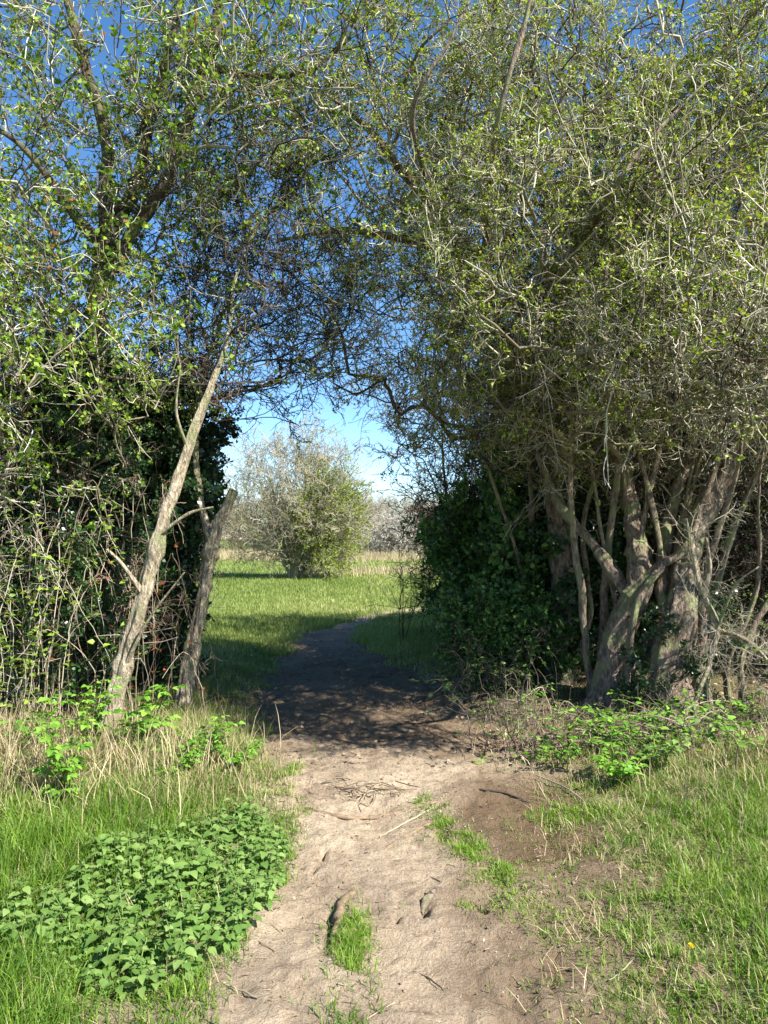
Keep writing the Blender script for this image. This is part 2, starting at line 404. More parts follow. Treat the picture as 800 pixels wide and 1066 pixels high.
# tall dry grass, left and right of the trees' feet
def dtall(x, y):
    a = np.exp(-((x + 2.35) / .85) ** 2 - ((y - 4.55) / .55) ** 2) + .35 * np.exp(-((x + 1.4) / .4) ** 2 - ((y - 4.9) / .3) ** 2)
    b = .6 * np.exp(-((x - 2.6) / .8) ** 2 - ((y - 4.95) / .45) ** 2)
    return a + b
x, y = scatter(52000, -3.6, 3.8, 3.6, 6.2, dtall)
n = len(x)
tag(blades(x, y, rng.uniform(.15, .42, n) * np.where(x > 0, .6, 1.), rng.uniform(.003, .006, n), M['dry'], 'tall_dry_grass', .55, .9),
    'tall bleached dry grass standing in front of the tree bases', 'dry grass', kind='stuff')
x, y = scatter(9000, -3.6, 3.8, 3.6, 5.8, dtall)
n = len(x)
tag(blades(x, y, rng.uniform(.1, .3, n) * np.where(x > 0, .7, 1.), rng.uniform(.003, .007, n), M['grass'], 'long_grass', .6, .9, rng.beta(2, 2, n) * .9),
    'long green grass mixed into the bleached stalks by the tree bases', 'grass', kind='stuff')
# meadow beyond the arch
def dmead(x, y): return (1 - pmask(x, y)) * sst(8.5, 12, y + 1.2 * np.abs(x + .5)) * (.55 + .45 * clump(x, y, 2))
x1, y1 = scatter(120000, -4.5, 3, 8, 15, dmead); x2, y2 = scatter(90000, -8, 6, 15, 30, dmead); x3, y3 = scatter(45000, -20, 16, 30, 62, lambda x, y: .9 + 0 * x)
x = np.concatenate([x1, x2, x3]); y = np.concatenate([y1, y2, y3]); n = len(x)
rn = np.clip(rng.beta(2, 2, n) * .8 + (fbm(x * .5 + 7, y * .25) - .5) * .8 + .12, 0, 1)
tag(blades(x, y, (.05 + .0028 * y) * rng.uniform(.6, 1.5, n), .004 + .0006 * y * rng.uniform(.6, 1.3, n), M['field'], 'meadow_grass', .6, .7, rn),
    'bright green meadow grass in the open field beyond the arch', 'meadow', kind='stuff')
def dfr(x, y): return np.clip(np.exp(-((y - 31.5 - .5 * x) / 2.0) ** 2) * sst(-4.8, -3.2, x) + 1.0 * np.exp(-((y - 56) / 6.) ** 2) * (np.abs(x) < 14), 0, 1)
x, y = scatter(90000, -24, 18, 27, 66, dfr); n = len(x)
tag(blades(x, y, rng.uniform(.3, .8, n) * np.where(y > 45, 1.2, .75), rng.uniform(.012, .03, n), M['dry'], 'rough_dry_grass', .4, .5),
    'strip of pale rough dry grass along the far edge of the field', 'dry grass', kind='stuff')
# litter on the path
g = Geo()
x, y = scatter(9000, -3, 3.2, 2, 10, lambda x, y: .25 + .5 * (fbm(x * 2, y * 2) > .52) + .3 * (np.abs(pdist(x, y)) < .2))
tz = top(x, y)
for k in range(len(x)):
    L = random.uniform(.006, .035) if random.random() < .93 else random.uniform(.05, .12); a = random.uniform(0, 6.28)
    d = np.array([math.cos(a), math.sin(a), random.uniform(-.1, .3)]) * L
    c = np.array([x[k], y[k], tz[k] + .002])
    V, Q, T = tube(np.array([c - d / 2, c + [0, 0, .001], c + d / 2]), random.uniform(.0012, .0028), 3)
    g.add(V, Q, R=np.full(len(V), random.random()))
tag(g.build('litter', M['litter']), 'scattered twig bits and crumbs of plant litter on the path', 'litter', kind='stuff')

# fallen brown leaves under the trees
x, y = scatter(16000, -4, 4.2, 4.9, 11.5, lambda x, y: .12 + .9 * sst(-.1, .5, pdist(x, y)) * sst(5.0, 5.8, y) + .35 * sst(.5, .65, fbm(x * 3, y * 3))); n = len(x)
a = rng.random(n) * 6.283; L = rng.uniform(.018, .045, n); d = np.stack([np.cos(a), np.sin(a), rng.normal(0, .35, n)], -1) * L[:, None]; sd_ = np.stack([-np.sin(a), np.cos(a), rng.normal(0, .4, n)], -1) * (L * .34)[:, None]
b = np.stack([x, y, top(x, y) + .007], -1); V = np.stack([b, b + d * .5 + sd_, b + d, b + d * .5 - sd_], 1)
tag(mk('leaf_litter', V.reshape(-1, 3), [np.arange(n * 4).reshape(-1, 4)], M['litter'], attr={'rnd': np.repeat(rng.random(n), 4)}),
    'fallen brown leaves lying in the shade under the arching trees', 'leaf litter', kind='stuff')
# crumbs of dry earth and small stones
ico = np.array([[1, 0, 0], [-1, 0, 0], [0, 1, 0], [0, -1, 0], [0, 0, 1], [0, 0, -1.]]); icf = np.array([[0, 2, 4], [2, 1, 4], [1, 3, 4], [3, 0, 4], [2, 0, 5], [1, 2, 5], [3, 1, 5], [0, 3, 5]])
x, y = scatter(26000, -2, 2.4, 1.9, 8, lambda x, y: (pdist(x, y) < .25) * (.15 + .85 * sst(.45, .65, fbm(x * 3 + 9, y * 3)))); n = len(x)
sz = .0022 * rng.lognormal(0, .55, n); V = (ico[None] + rng.normal(size=(n, 6, 3)) * .28) * sz[:, None, None] * np.array([1, 1, .7]) + np.stack([x, y, top(x, y) + .0005], -1)[:, None]
tag(mk('soil_crumbs', V.reshape(-1, 3), [(icf[None] + np.arange(n)[:, None, None] * 6).reshape(-1, 3)], M['litter'], attr={'rnd': np.repeat(rng.random(n) * .8 + .2, 6)}),
    'loose crumbs of dry earth and grit on the trodden path', 'soil crumbs', kind='stuff')
# small broad-leaved weeds hugging the ground in the right verge
x, y = scatter(9000, -2.6, 3.2, 1.9, 5.3, lambda x, y: sst(.1, .7, pdist(x, y)) * np.where(x > 0, sst(.42, .62, fbm(x * 2.5 + 60, y * 2.5)), .25)); n = len(x)
a = rng.random(n) * 6.283; L = rng.uniform(.012, .034, n); d = np.stack([np.cos(a), np.sin(a), rng.uniform(0, .7, n)], -1) * L[:, None]; sd_ = np.stack([-np.sin(a), np.cos(a), a * 0], -1) * (L * .32)[:, None]
b = np.stack([x, y, top(x, y) + rng.uniform(.004, .03, n)], -1); V = np.stack([b, b + d * .55 + sd_, b + d, b + d * .55 - sd_], 1)
tag(mk('low_weeds', V.reshape(-1, 3), [np.arange(n * 4).reshape(-1, 4)], M['nettle'], attr={'rnd': np.repeat(rng.random(n), 4)}),
    'small broad-leaved weeds hugging the ground among the verge grass', 'weeds', kind='stuff')

# ------------------------------------------------------------------ twig sprays
class Spray: pass
def leaf_quads(c, k, s, spread=.6):
    """k rhombic leaves around point c"""
    dirs = unit(rng.normal(size=(k, 3)) + [0, 0, .5]); side = unit(np.cross(dirs, rng.normal(size=(k, 3))))
    sz = s * rng.uniform(.6, 1.3, k)[:, None]
    b = c + dirs * s * .15 * spread
    n = np.cross(dirs, side)
    V = np.stack([b, b + dirs * sz * .55 + side * sz * .36 + n * sz * .1, b + dirs * sz, b + dirs * sz * .55 - side * sz * .36 + n * sz * .1], 1)
    return V
def make_spray(L=.62, nside=9, r0=.0042, leaves=1., lsize=.02, crook=.17, ang=(35, 75), sub=3, rmin=.0017, thorn=True, straight=False):
    S = Spray(); W = []; R = []; Q = []; n = 0; LV = []
    def path(p, d, L, k, cr):
        pts = [p]; 
        for i in range(k):
            d = unit(d + rng.normal(size=3) * cr + np.array([0, 0, .03])); p = p + d * L / k; pts.append(p)
        return np.array(pts)
    lines = []
    main = path(np.zeros(3), np.array([0, 0, 1.]), L, 6, crook); lines.append((main, r0, rmin * 1.3))
    for s in range(nside):
        t = rng.uniform(.12, .98); i = min(int(t * 6), 5); p = main[i] + (main[i + 1] - main[i]) * (t * 6 - i)
        ax = unit(main[i + 1] - main[i]); q = unit(np.cross(ax, rng.normal(size=3))); a = math.radians(rng.uniform(*ang))
        l = L * rng.uniform(.2, .55) * (1.15 - .6 * t)
        ln = path(p, ax * math.cos(a) + q * math.sin(a), l, 4, crook * 1.3); lines.append((ln, r0 * .6, rmin))
        for u in range(sub):
            j = rng.integers(1, 4); ax2 = unit(ln[j + 1] - ln[j]); q2 = unit(np.cross(ax2, rng.normal(size=3)))
            l2 = l * rng.uniform(.12, .5)
            ln2 = path(ln[j], ax2 * .6 + q2 * .8, l2, 2, crook); lines.append((ln2, r0 * .4, rmin * .8))
            if rng.random() < leaves: LV.append(leaf_quads(ln2[-1], int(rng.integers(2, 6)), lsize))
        if rng.random() < leaves: LV.append(leaf_quads(ln[-1], int(rng.integers(3, 6)), lsize))
        if rng.random() < leaves * .6: LV.append(leaf_quads(ln[2], int(rng.integers(2, 4)), lsize))
    if rng.random() < leaves: LV.append(leaf_quads(main[-1], 4, lsize))
    WR = []
    for pts, a, b in lines:
        V, q, _ = tube(pts, np.linspace(a, b, len(pts)), 3); W.append(V); Q.append(q + n); n += len(V); WR.append(np.full(len(V), rng.random()))
    S.W = np.concatenate(W); S.Q = np.concatenate(Q); S.R = np.concatenate(WR)
    LVv = np.concatenate(LV) if LV else np.zeros((0, 4, 3))
    S.LV = LVv.reshape(-1, 3); S.LR = np.repeat(rng.random(len(LVv)), 4)
    S.LQ = np.arange(len(LVv) * 4).reshape(-1, 4)
    return S
def stamp(sprays, pos, dirs, scale, wood, leaf, leafkeep=None):
    """adds a spray at every position; wood and leaf are Geo"""
    n = len(pos); which = rng.integers(0, len(sprays), n)
    z = unit(dirs); x = unit(np.cross(z, rng.normal(size=(n, 3)))); y = np.cross(z, x)
    Rm = np.stack([x, y, z], -1) * scale[:, None, None]
    for k, S in enumerate(sprays):
        m = np.where(which == k)[0]
        if not len(m): continue
        V = np.einsum('nij,vj->nvi', Rm[m], S.W) + pos[m][:, None]
        off = (np.arange(len(m)) * len(S.W))[:, None, None]
        bias = (rng.random(len(m)) - .5)[:, None] * .5
        wood.add(V, (S.Q[None] + off).reshape(-1, 4), R=np.clip(S.R[None] * .8 + .1 + bias, 0, 1).ravel())
        if leaf is None or not len(S.LV): continue
        if leafkeep is not None: m = m[leafkeep[m]]
        if not len(m): continue
        V = np.einsum('nij,vj->nvi', Rm[m], S.LV) + pos[m][:, None]
        off = (np.arange(len(m)) * len(S.LV))[:, None, None]
        bias = (rng.random(len(m)) - .5)[:, None] * .35
        leaf.add(V, (S.LQ[None] + off).reshape(-1, 4), R=np.clip(S.LR[None] * .85 + .07 + bias, 0, 1).ravel())

SP = {}
SP['haw'] = [make_spray(L=.50, lsize=.022, leaves=.66, nside=7, r0=.0062, rmin=.0024, crook=.27, ang=(40, 85), sub=3) for _ in range(16)]
SP['bare'] = [make_spray(leaves=.18, nside=8, crook=.25, r0=.0058, rmin=.0023) for _ in range(10)]
SP['left'] = [make_spray(leaves=.75, lsize=.034, nside=7, sub=2, crook=.2, r0=.0058, rmin=.0022) for _ in range(12)]
SP['whip'] = [make_spray(L=.8, leaves=.2, nside=5, sub=2, crook=.15, ang=(20, 50), r0=.006, rmin=.0024) for _ in range(8)]
SP['ever'] = [make_spray(L=.42, leaves=1., lsize=.045, nside=9, sub=3, crook=.12) for _ in range(10)]
SP['twigs'] = [make_spray(L=.7, leaves=0., nside=10, sub=3, crook=.18, r0=.0045, rmin=.0018) for _ in range(8)]

# ------------------------------------------------------------------ tree growing
def in_tunnel(p, k=1.):
    """the clear way through the arch"""
    y = p[:, 1]; xc = -.105 * y; hw = np.interp(y, [4, 6.5, 9, 14], [1.05, 1.02, 1.35, 2.1]) * k
    zt = np.interp(y, [4, 5.5, 8, 14], [2.42, 2.47, 2.9, 3.8]) * (1 - .18 * (1 - k))
    zt = zt + (fbm(p[:, 0] * 1.7 + 3, y * 1.1) - .5) * 1.0
    return (np.abs((p[:, 0] - xc) / hw) ** 3 + np.abs(np.maximum(p[:, 2], 0) / zt) ** 3) < 1
def ell(n, c, r, zmin=.5, shell=.0):
    p = unit(rng.normal(size=(n * 2, 3))) * (rng.random((n * 2, 1)) ** (1 / 3.) * (1 - shell) + shell) * r + c
    p = p[(p[:, 2] > zmin) & ~in_tunnel(p)]
    return p[:n]
def grow(limbs, targets, bf=.25, tip=.0046, ex=2.25):
    nodes = []; par = []; pl = []; rad = []
    for ln in limbs:
        s = spline(ln, .14); base = None
        if nodes:
            d = np.linalg.norm(np.array(nodes) - s[0][:3], axis=1); j = int(d.argmin())
            if d[j] < .5: base = j
        for i, q in enumerate(s):
            par.append(base if i == 0 and base is not None else (-1 if i == 0 else len(nodes) - 1))
            prev = par[-1]
            pl.append(0 if prev < 0 else pl[prev] + float(np.linalg.norm(q[:3] - nodes[prev])))
            nodes.append(q[:3]); rad.append(q[3])
    nl = len(nodes); T = np.asarray(targets); m = len(T)
    N = np.zeros((nl + m, 3)); N[:nl] = nodes; pl = np.array(pl + [0.] * m); par = np.array(par + [-1] * m)
    D = np.linalg.norm(T[:, None] - N[None, :nl], axis=2); C = D + bf * pl[:nl][None]
    # do not hang twigs off the lowest part of a trunk
    low = N[:nl, 2] < 1.2; C[:, low] += 50
    best = C.argmin(1); cost = C.min(1); alive = np.ones(m, bool); cnt = nl
    for _ in range(m):
        i = int(np.where(alive, cost, 1e9).argmin()); alive[i] = False
        j = best[i]; N[cnt] = T[i]; par[cnt] = j; pl[cnt] = pl[j] + np.linalg.norm(T[i] - N[j])
        d = np.linalg.norm(T - T[i], axis=1) + bf * pl[cnt]
        u = alive & (d < cost); cost[u] = d[u]; best[u] = cnt
        cnt += 1
    r = np.zeros(cnt); ch = [[] for _ in range(cnt)]
    for k in range(nl, cnt): ch[par[k]].append(k)
    for k in range(cnt - 1, -1, -1):
        if k >= nl:
            r[k] = tip if not ch[k] else sum(r[c] ** ex for c in ch[k]) ** (1 / ex)
    r[nl:] = np.minimum(r[nl:], .05)
    return N[:cnt], par[:cnt], r, nl, ch, rad
def branches(N, par, r, nl, ch, limit, g, rval=None):
    """tubes along chains of grown nodes"""
    starts = [k for k in range(nl, len(N)) if par[k] < nl or True]
    done = set()
    for k in range(nl, len(N)):
        if k in done: continue
        chain = [par[k], k]; done.add(k); c = k
        while ch[c]:
            c2 = max(ch[c], key=lambda q: r[q])
            if c2 in done: break
            done.add(c2); chain.append(c2); c = c2
        pts = N[chain]; rr = np.array([min(r[chain[1]], .06)] + [r[q] for q in chain[1:]])
        if len(pts) < 3: pts = np.array([pts[0], (pts[0] + pts[1]) / 2 + rng.normal(size=3) * .02, pts[1]]); rr = np.array([rr[0], rr[0], rr[1]])
        s = spline(np.column_stack([pts, rr]), .11)
        s[1:-1, :3] += rng.normal(size=(len(s) - 2, 3)) * .016
        big = rr[0] > .012
        V, Q, T = tube(s[:, :3], s[:, 3], 6 if big else 4, True)
        g.add(V, Q, T, R=np.full(len(V), rng.random() * .7 + .15))
def trunk_geo(ln, g, sides=22, flare=True, rough=.22, seed=0, step=.035):
    s = spline(ln, step); k = len(s); tt = np.arange(k) * step
    for c in range(3): s[:, c] += (vn(tt * 3.2 + seed * 7 + c * 31, tt * 0 + 5) - .5) * .7 * np.minimum(s[:, 3], .06) * (c < 2) * np.minimum(1, tt * 4) + (vn(tt * 9 + seed * 5 + c * 11, tt * 0 + 9) - .5) * .4 * np.minimum(s[:, 3], .06) * (c < 2) * np.minimum(1, tt * 4)
    s[:, 3] *= 1 + .30 * (s[:, 3] < .09) * sst(.72, .9, vn(tt * 5 + seed * 3, tt * 0 + 2))
    L = np.concatenate([[0], np.cumsum(np.linalg.norm(np.diff(s[:, :3], axis=0), axis=1))])
    def disp(k, m):
        a = np.arange(m) * 2 * np.pi / m
        A, B = np.meshgrid(a, L)
        f = 1 + rough * (np.sin(A * 3 + B * 1.5 + seed) * .35 + np.sin(A * 5 - B * 2.1 + seed * 2) * .3
                         + (vn(A * 3.5 + 50 + seed, B * 2.4) - .5) * 1.1 + (vn(A * 7 + 20, B * 6 + seed) - .5) * .6 + (vn(A * 16 / 6.283 * 2.5 + 80, B * 5 + seed) - .5) * .7 * (m > 24))
        if flare: f = f * (1 + .35 * np.exp(-B / .10) * (1 + .6 * np.sin(A * 4 + seed)) + .12 * np.exp(-B / .4))
        return f
    V, Q, T = tube(s[:, :3], s[:, 3], sides, True, disp)
    g.add(V, Q, T)
def pts(*a):
    """limb rows from photo pixels: (px, py, Y, radius)"""
    return [[*P(q[0], q[1], q[2]), q[3]] for q in a]

def tree(name, label, limbs, targets, trunk_mat, twig='twig', leaf='leaf_new', spray='haw', per=2, sc=(.8, 1.25), bf=.25, nmain=1,
         keep=None, updir=.42, leafp=1., group=None, cat='tree', whipp=0., maxr=None, side=44, tk=.88, tunnel=True, rough=.22):
    b = limbs[0][0]; base = (b[0], b[1], H(b[0], b[1]))
    root = empty(name, base, label, cat, group)
    tg = Geo()
    for i, ln in enumerate(limbs): 
        l0 = [list(q) for q in ln]
        if l0[0][2] < .45: l0[0][2] = H(l0[0][0], l0[0][1]) - .05
        if i == 0: l0[0][2] = base[2] - .06
        trunk_geo(l0, tg, side if i < nmain else 14, i == 0 or l0[0][2] < .5, rough, i * 2.3)
    tg.build('trunk', M[trunk_mat], root, True)
    N, par, r, nl, ch, rad = grow(limbs, targets, bf)
    w = Geo(); lf = Geo()
    branches(N, par, r, nl, ch, None, w)
    idx = np.repeat(np.arange(nl, len(N)), per)
    thin = r[idx] < .022; idx = idx[thin]
    p0 = N[idx]; pp = N[par[idx]]; t = rng.random((len(idx), 1)); pos = pp + (p0 - pp) * t
    dirs = unit(p0 - pp) * .7 + unit(rng.normal(size=(len(idx), 3))) * .8 + np.array([0, 0, updir])
    dirs = unit(dirs); scl = rng.uniform(*sc, len(idx))
    ok = np.ones(len(idx), bool)
    if tunnel: ok = ~in_tunnel(pos + dirs * (.45 * scl)[:, None], tk)
    if keep is not None: ok &= keep(pos)
    pos, dirs, scl = pos[ok], dirs[ok], scl[ok]
    lk = rng.random(len(pos)) < (leafp(pos) if callable(leafp) else leafp)
    stamp(SP[spray], pos, dirs, scl, w, lf, lk)
    if whipp:
        m = (rng.random(len(pos)) < whipp) & (pos[:, 2] < 3.6) & (pos[:, 2] > 1.7)
        d2 = rng.normal(size=(m.sum(), 3)) * [.25, .25, .1] + np.array([0, 0, 1.]) * np.where(rng.random(m.sum()) < .78, 1, -1)[:, None]
        stamp(SP['whip'], pos[m], d2, scl[m], w, lf)
    c = w.build('crown', M[twig], root)
    if lf.n: 
        q = lf.build('foliage', M[leaf], root)
        q.parent = c
    return root

# ---- left side
C_l = [pts((62, 775, 5.9, .10), (66, 640, 5.95, .085), (80, 480, 6.0, .08), (98, 360, 6.0, .075), (108, 262, 6.0, .07), (112, 180, 6.0, .05), (96, 90, 6.0, .04), (60, -30, 6.1, .03)),
       pts((108, 262, 6.0, .06), (140, 195, 6.0, .052), (155, 130, 6.0, .045), (175, 60, 6.05, .035), (200, -40, 6.2, .025)),
       pts((104, 300, 6.0, .055), (165, 200, 5.8, .05), (196, 120, 5.8, .045), (218, 60, 5.8, .042), (232, -20, 5.9, .03)),
       pts((214, 66, 5.8, .03), (262, 78, 5.8, .03), (320, 72, 5.85, .024), (365, 40, 5.9, .014)),
       pts((100, 250, 6.0, .04), (60, 200, 5.8, .03), (20, 150, 5.6, .02), (-30, 120, 5.5, .014))]
tc = np.vstack([ell(470, np.array([-2.6, 6.2, 4.7]), np.array([1.9, 1.3, 2.4])), ell(150, np.array([-3.2, 5.5, 2.9]), np.array([.9, .8, 1.2])), ell(50, np.array([-2.2, 5.35, 2.7]), np.array([.6, .5, .9])), ell(110, np.array([-1.0, 5.7, 5.2]), np.array([1.1, .8, .9]))])
tree('hawthorn_tree', 'big dark-limbed tree on the left, its trunk wrapped in ivy, forking against blue sky', C_l, tc, 'bark_dark', 'twig', 'leaf_left', 'left', per=1, sc=(.8, 1.25))
A_l = [pts((106, 800, 5.15, .056), (120, 735, 5.2, .050), (143, 640, 5.25, .048), (166, 560, 5.3, .043), (190, 480, 5.4, .036), (221, 400, 5.5, .024), (238, 350, 5.6, .014), (246, 290, 5.75, .009), (270, 230, 5.9, .006)),
       pts((150, 620, 5.25, .016), (128, 588, 5.15, .012), (112, 572, 5.1, .009)), pts((168, 555, 5.3, .014), (196, 535, 5.25, .009), (222, 528, 5.2, .005)),
       pts((196, 468, 5.4, .014), (184, 430, 5.35, .010), (188, 380, 5.3, .006)), pts((132, 690, 5.2, .012), (158, 640, 5.1, .008), (192, 596, 5.0, .004))]
ta = ell(80, np.array([-1.25, 5.9, 3.9]), np.array([.95, .7, 1.5]), 2.4)
tree('leaning_tree', 'slender pale-barked tree leaning right over the left verge', A_l, ta, 'bark_pale', 'twig_dark', 'leaf_left', 'haw', per=2, leafp=.45, rough=.34)
B_l = [pts((188, 752, 6.3, .056), (201, 680, 6.35, .052), (213, 610, 6.4, .05), (221, 568, 6.4, .05), (236, 525, 6.4, .038), (243, 510, 6.4, .034)),
       pts((221, 572, 6.4, .034), (209, 520, 6.45, .028), (203, 460, 6.5, .024), (212, 390, 6.6, .018), (235, 320, 6.7, .012))]
tb = ell(110, np.array([-1.15, 7.0, 3.5]), np.array([1.2, .8, 1.2]), 2.4)
tree('forked_tree', 'small forked tree with a broken lit stub beside the left path edge', B_l, tb, 'bark_pale', 'twig_dark', 'leaf_left', 'bare', per=2, leafp=.4, rough=.4)

# ---- right side
def stems(rows):
    out = []
    for (x0, y0, Y0, x1, y1, Y1, rr) in rows:
        k = rng.uniform(-14, 14, 3)
        out.append(pts((x0, y0, Y0, rr), (x0 + (x1 - x0) * .22 + k[0], y0 + (y1 - y0) * .3, Y0, rr * .9), (x0 + (x1 - x0) * .5 + k[1], y0 + (y1 - y0) * .62, (Y0 + Y1) / 2, rr * .75), (x1 + k[2] * .4, y1, Y1, rr * .45), (x1 + (x1 - x0) * .3, y1 - 90, Y1 - .2, rr * .2)))
    return out
D_l = [pts((578, 728, 7.6, .15), (586, 640, 7.6, .13), (585, 560, 7.6, .115), (572, 480, 7.5, .085), (548, 400, 7.3, .07), (505, 320, 7.0, .055), (470, 250, 6.6, .045), (430, 190, 6.2, .035), (380, 130, 6.0, .022), (330, 90, 6.0, .014)),
       pts((568, 470, 7.5, .05), (600, 400, 7.3, .045), (640, 300, 7.0, .04), (680, 180, 6.8, .03), (700, 60, 6.8, .02)),
       pts((520, 340, 7.0, .04), (505, 250, 5.6, .032), (518, 130, 4.75, .018), (548, 20, 4.6, .013), (560, -60, 4.6, .009)),
       pts((470, 250, 6.6, .03), (430, 130, 5.2, .015), (470, 40, 4.9, .010), (500, -20, 4.9, .006)),
       pts((510, 330, 7.0, .03), (545, 300, 5.2, .014), (585, 290, 4.9, .011), (640, 300, 4.8, .006)),
       pts((480, 268, 6.7, .035), (425, 250, 6.5, .03), (360, 240, 6.4, .022), (290, 250, 6.4, .014))]
D_l += stems([(560, 725, 7.9, 525, 380, 7.4, .035), (600, 728, 7.8, 560, 400, 7.2, .04), (592, 725, 7.5, 640, 430, 6.8, .03), (553, 722, 7.7, 500, 470, 7.3, .022)])
td = np.vstack([ell(900, np.array([.7, 6.7, 4.5]), np.array([2.0, 1.7, 2.3]), 2.2), ell(95, np.array([-.6, 6.2, 5.2]), np.array([1.2, 1.1, 1.4]), 3.)])
tree('hawthorn_tree', 'dark upright hawthorn whose limbs arch left across the path', D_l, td, 'bark', 'twig', 'leaf_new', 'haw', per=2, whipp=.0, sc=(.6, 1.15), keep=lambda p: rng.random(len(p)) < .34 + .46 * sst(-.9, 1.1, p[:, 0] * 6 / p[:, 1]))
E_l = [pts((634, 752, 6.5, .145), (642, 690, 6.5, .13), (652, 640, 6.5, .12), (668, 600, 6.5, .105), (660, 540, 6.7, .07), (640, 460, 6.8, .06), (620, 360, 6.6, .05), (600, 240, 6.2, .04), (610, 100, 6.0, .025)),
       pts((655, 622, 6.45, .055), (685, 592, 6.4, .042), (712, 573, 6.35, .034), (730, 530, 6.4, .028), (760, 440, 6.3, .022), (790, 330, 6.2, .016)),
       pts((600, 260, 6.2, .03), (632, 208, 4.7, .020), (665, 160, 4.5, .017), (690, 130, 4.5, .012), (735, 85, 4.5, .006)),
       pts((620, 360, 6.6, .04), (560, 400, 5.3, .018), (590, 385, 5.0, .015), (640, 380, 4.9, .007)),
       pts((610, 300, 6.4, .03), (700, 270, 4.9, .014), (755, 215, 4.7, .010), (800, 190, 4.6, .006)),
       pts((660, 628, 6.5, .055), (612, 560, 6.8, .042), (580, 520, 7.0, .035), (560, 470, 7.1, .028)),
       pts((655, 752, 6.28, .022), (654, 700, 6.28, .024), (660, 640, 6.28, .028), (672, 612, 6.3, .03), (690, 590, 6.35, .03))]
E_l += stems([(618, 750, 6.7, 590, 420, 6.5, .035), (628, 748, 6.9, 655, 400, 6.6, .04), (662, 750, 6.7, 690, 430, 6.4, .03), (650, 750, 6.9, 612, 470, 6.6, .025), (672, 748, 6.8, 720, 470, 6.5, .022)])
te = np.vstack([ell(1000, np.array([1.9, 6.0, 4.3]), np.array([1.9, 1.5, 2.1]), 1.9), ell(160, np.array([1.9, 7.1, 2.5]), np.array([1.0, .7, .7]), 1.7), ell(70, np.array([1.9, 5.4, 2.6]), np.array([.9, .55, .6]), 2.1), ell(170, np.array([1.3, 4.65, 3.35]), np.array([1.2, .65, .85]), 2.3)])
tree('hawthorn_tree', 'twin-stemmed hawthorn right of the path with one sunlit branch jutting right', E_l, te, 'bark', 'twig', 'leaf_new', 'haw', per=2, whipp=.18, sc=(.6, 1.15), keep=lambda p: rng.random(len(p)) < np.where(p[:, 2] > 2.8, .06 + 1.0 * sst(.42, .58, fbm(p[:, 0] * 1.9 + p[:, 1] * .5, p[:, 2] * 1.9 + p[:, 1])), .55),
     leafp=lambda p: np.where(p[:, 2] < 2.7, .35, 1.))
F_l = [pts((700, 760, 6.2, .16), (700, 700, 6.2, .145), (707, 650, 6.25, .135), (716, 590, 6.4, .10), (740, 520, 6.5, .095), (775, 450, 6.5, .09), (810, 390, 6.5, .08), (850, 280, 6.4, .06), (870, 100, 6.3, .04)),
       pts((700, 660, 6.25, .06), (690, 600, 6.5, .055), (700, 530, 6.7, .05), (730, 420, 6.7, .04), (740, 280, 6.3, .03), (730, 100, 6.0, .02))]
F_l += stems([(720, 758, 6.3, 765, 500, 6.0, .04), (735, 758, 6.5, 800, 470, 6.2, .035), (688, 755, 6.6, 665, 440, 6.4, .03), (712, 756, 6.7, 745, 420, 6.5, .03), (760, 760, 6.4, 790, 520, 6.1, .025), (775, 762, 6.2, 840, 480, 6.0, .03)])
tf = np.vstack([ell(900, np.array([3.5, 6.1, 4.3]), np.array([1.9, 1.5, 2.2]), 1.9), ell(140, np.array([3.1, 7.0, 2.5]), np.array([.9, .7, .8]), 1.6), ell(60, np.array([3.3, 5.1, 2.6]), np.array([.9, .55, .7]), 2.0), ell(190, np.array([2.1, 4.3, 2.7]), np.array([.8, .5, .55]), 2.15)])
tree('hawthorn_tree', 'thick fissured old hawthorn slanting out of the right edge', F_l, tf, 'bark', 'twig', 'leaf_new', 'haw', per=2, whipp=.18, sc=(.6, 1.15), keep=lambda p: rng.random(len(p)) < np.where(p[:, 2] > 2.8, .06 + 1.0 * sst(.42, .58, fbm(p[:, 0] * 1.9 + p[:, 1] * .5, p[:, 2] * 1.9 + p[:, 1])), .55),
     leafp=lambda p: np.where(p[:, 2] < 2.7, .35, 1.))
# gnarled dead branches standing at the right
d = empty('dead_branch', P(722, 765, 5.75), 'gnarled pale dead branch with kinked arms leaning by the right trunks', 'dead branch')
g = Geo()
for ln in (pts((746, 770, 5.7, .014), (738, 700, 5.75, .018), (747, 655, 5.75, .022), (732, 620, 5.8, .026), (722, 575, 5.85, .02), (714, 540, 5.9, .016)),
           pts((732, 620, 5.8, .022), (740, 590, 5.8, .014), (736, 560, 5.8, .010)),
           pts((747, 655, 5.75, .018), (775, 665, 5.7, .015), (800, 690, 5.65, .012), (812, 730, 5.6, .008)),
           pts((740, 690, 5.75, .014), (728, 720, 5.7, .016), (722, 742, 5.65, .012)),
           pts((700, 742, 5.6, .007), (725, 770, 5.5, .008), (750, 795, 5.3, .006)),
           pts((747, 655, 5.75, .010), (765, 610, 5.6, .008), (790, 590, 5.5, .005))):
    trunk_geo(ln, g, 9, False, .5, len(g.V), .03)
g.build('wood', M['bark_pale'], d, True)
w = Geo(); n = 46; ax = np.vstack([spline(l, .1)[:, :3] for l in (pts((738, 700, 5.75, .02), (732, 620, 5.8, .02), (714, 540, 5.9, .02)), pts((747, 655, 5.75, .02), (812, 730, 5.6, .02)), pts((700, 742, 5.6, .01), (750, 795, 5.3, .01)))])
stamp(SP['twigs'], ax[rng.integers(0, len(ax), n)], rng.normal(size=(n, 3)) + [.3, 0, .2], rng.uniform(.4, .8, n), w, None); w.build('twig', M['twig_pale'], d)

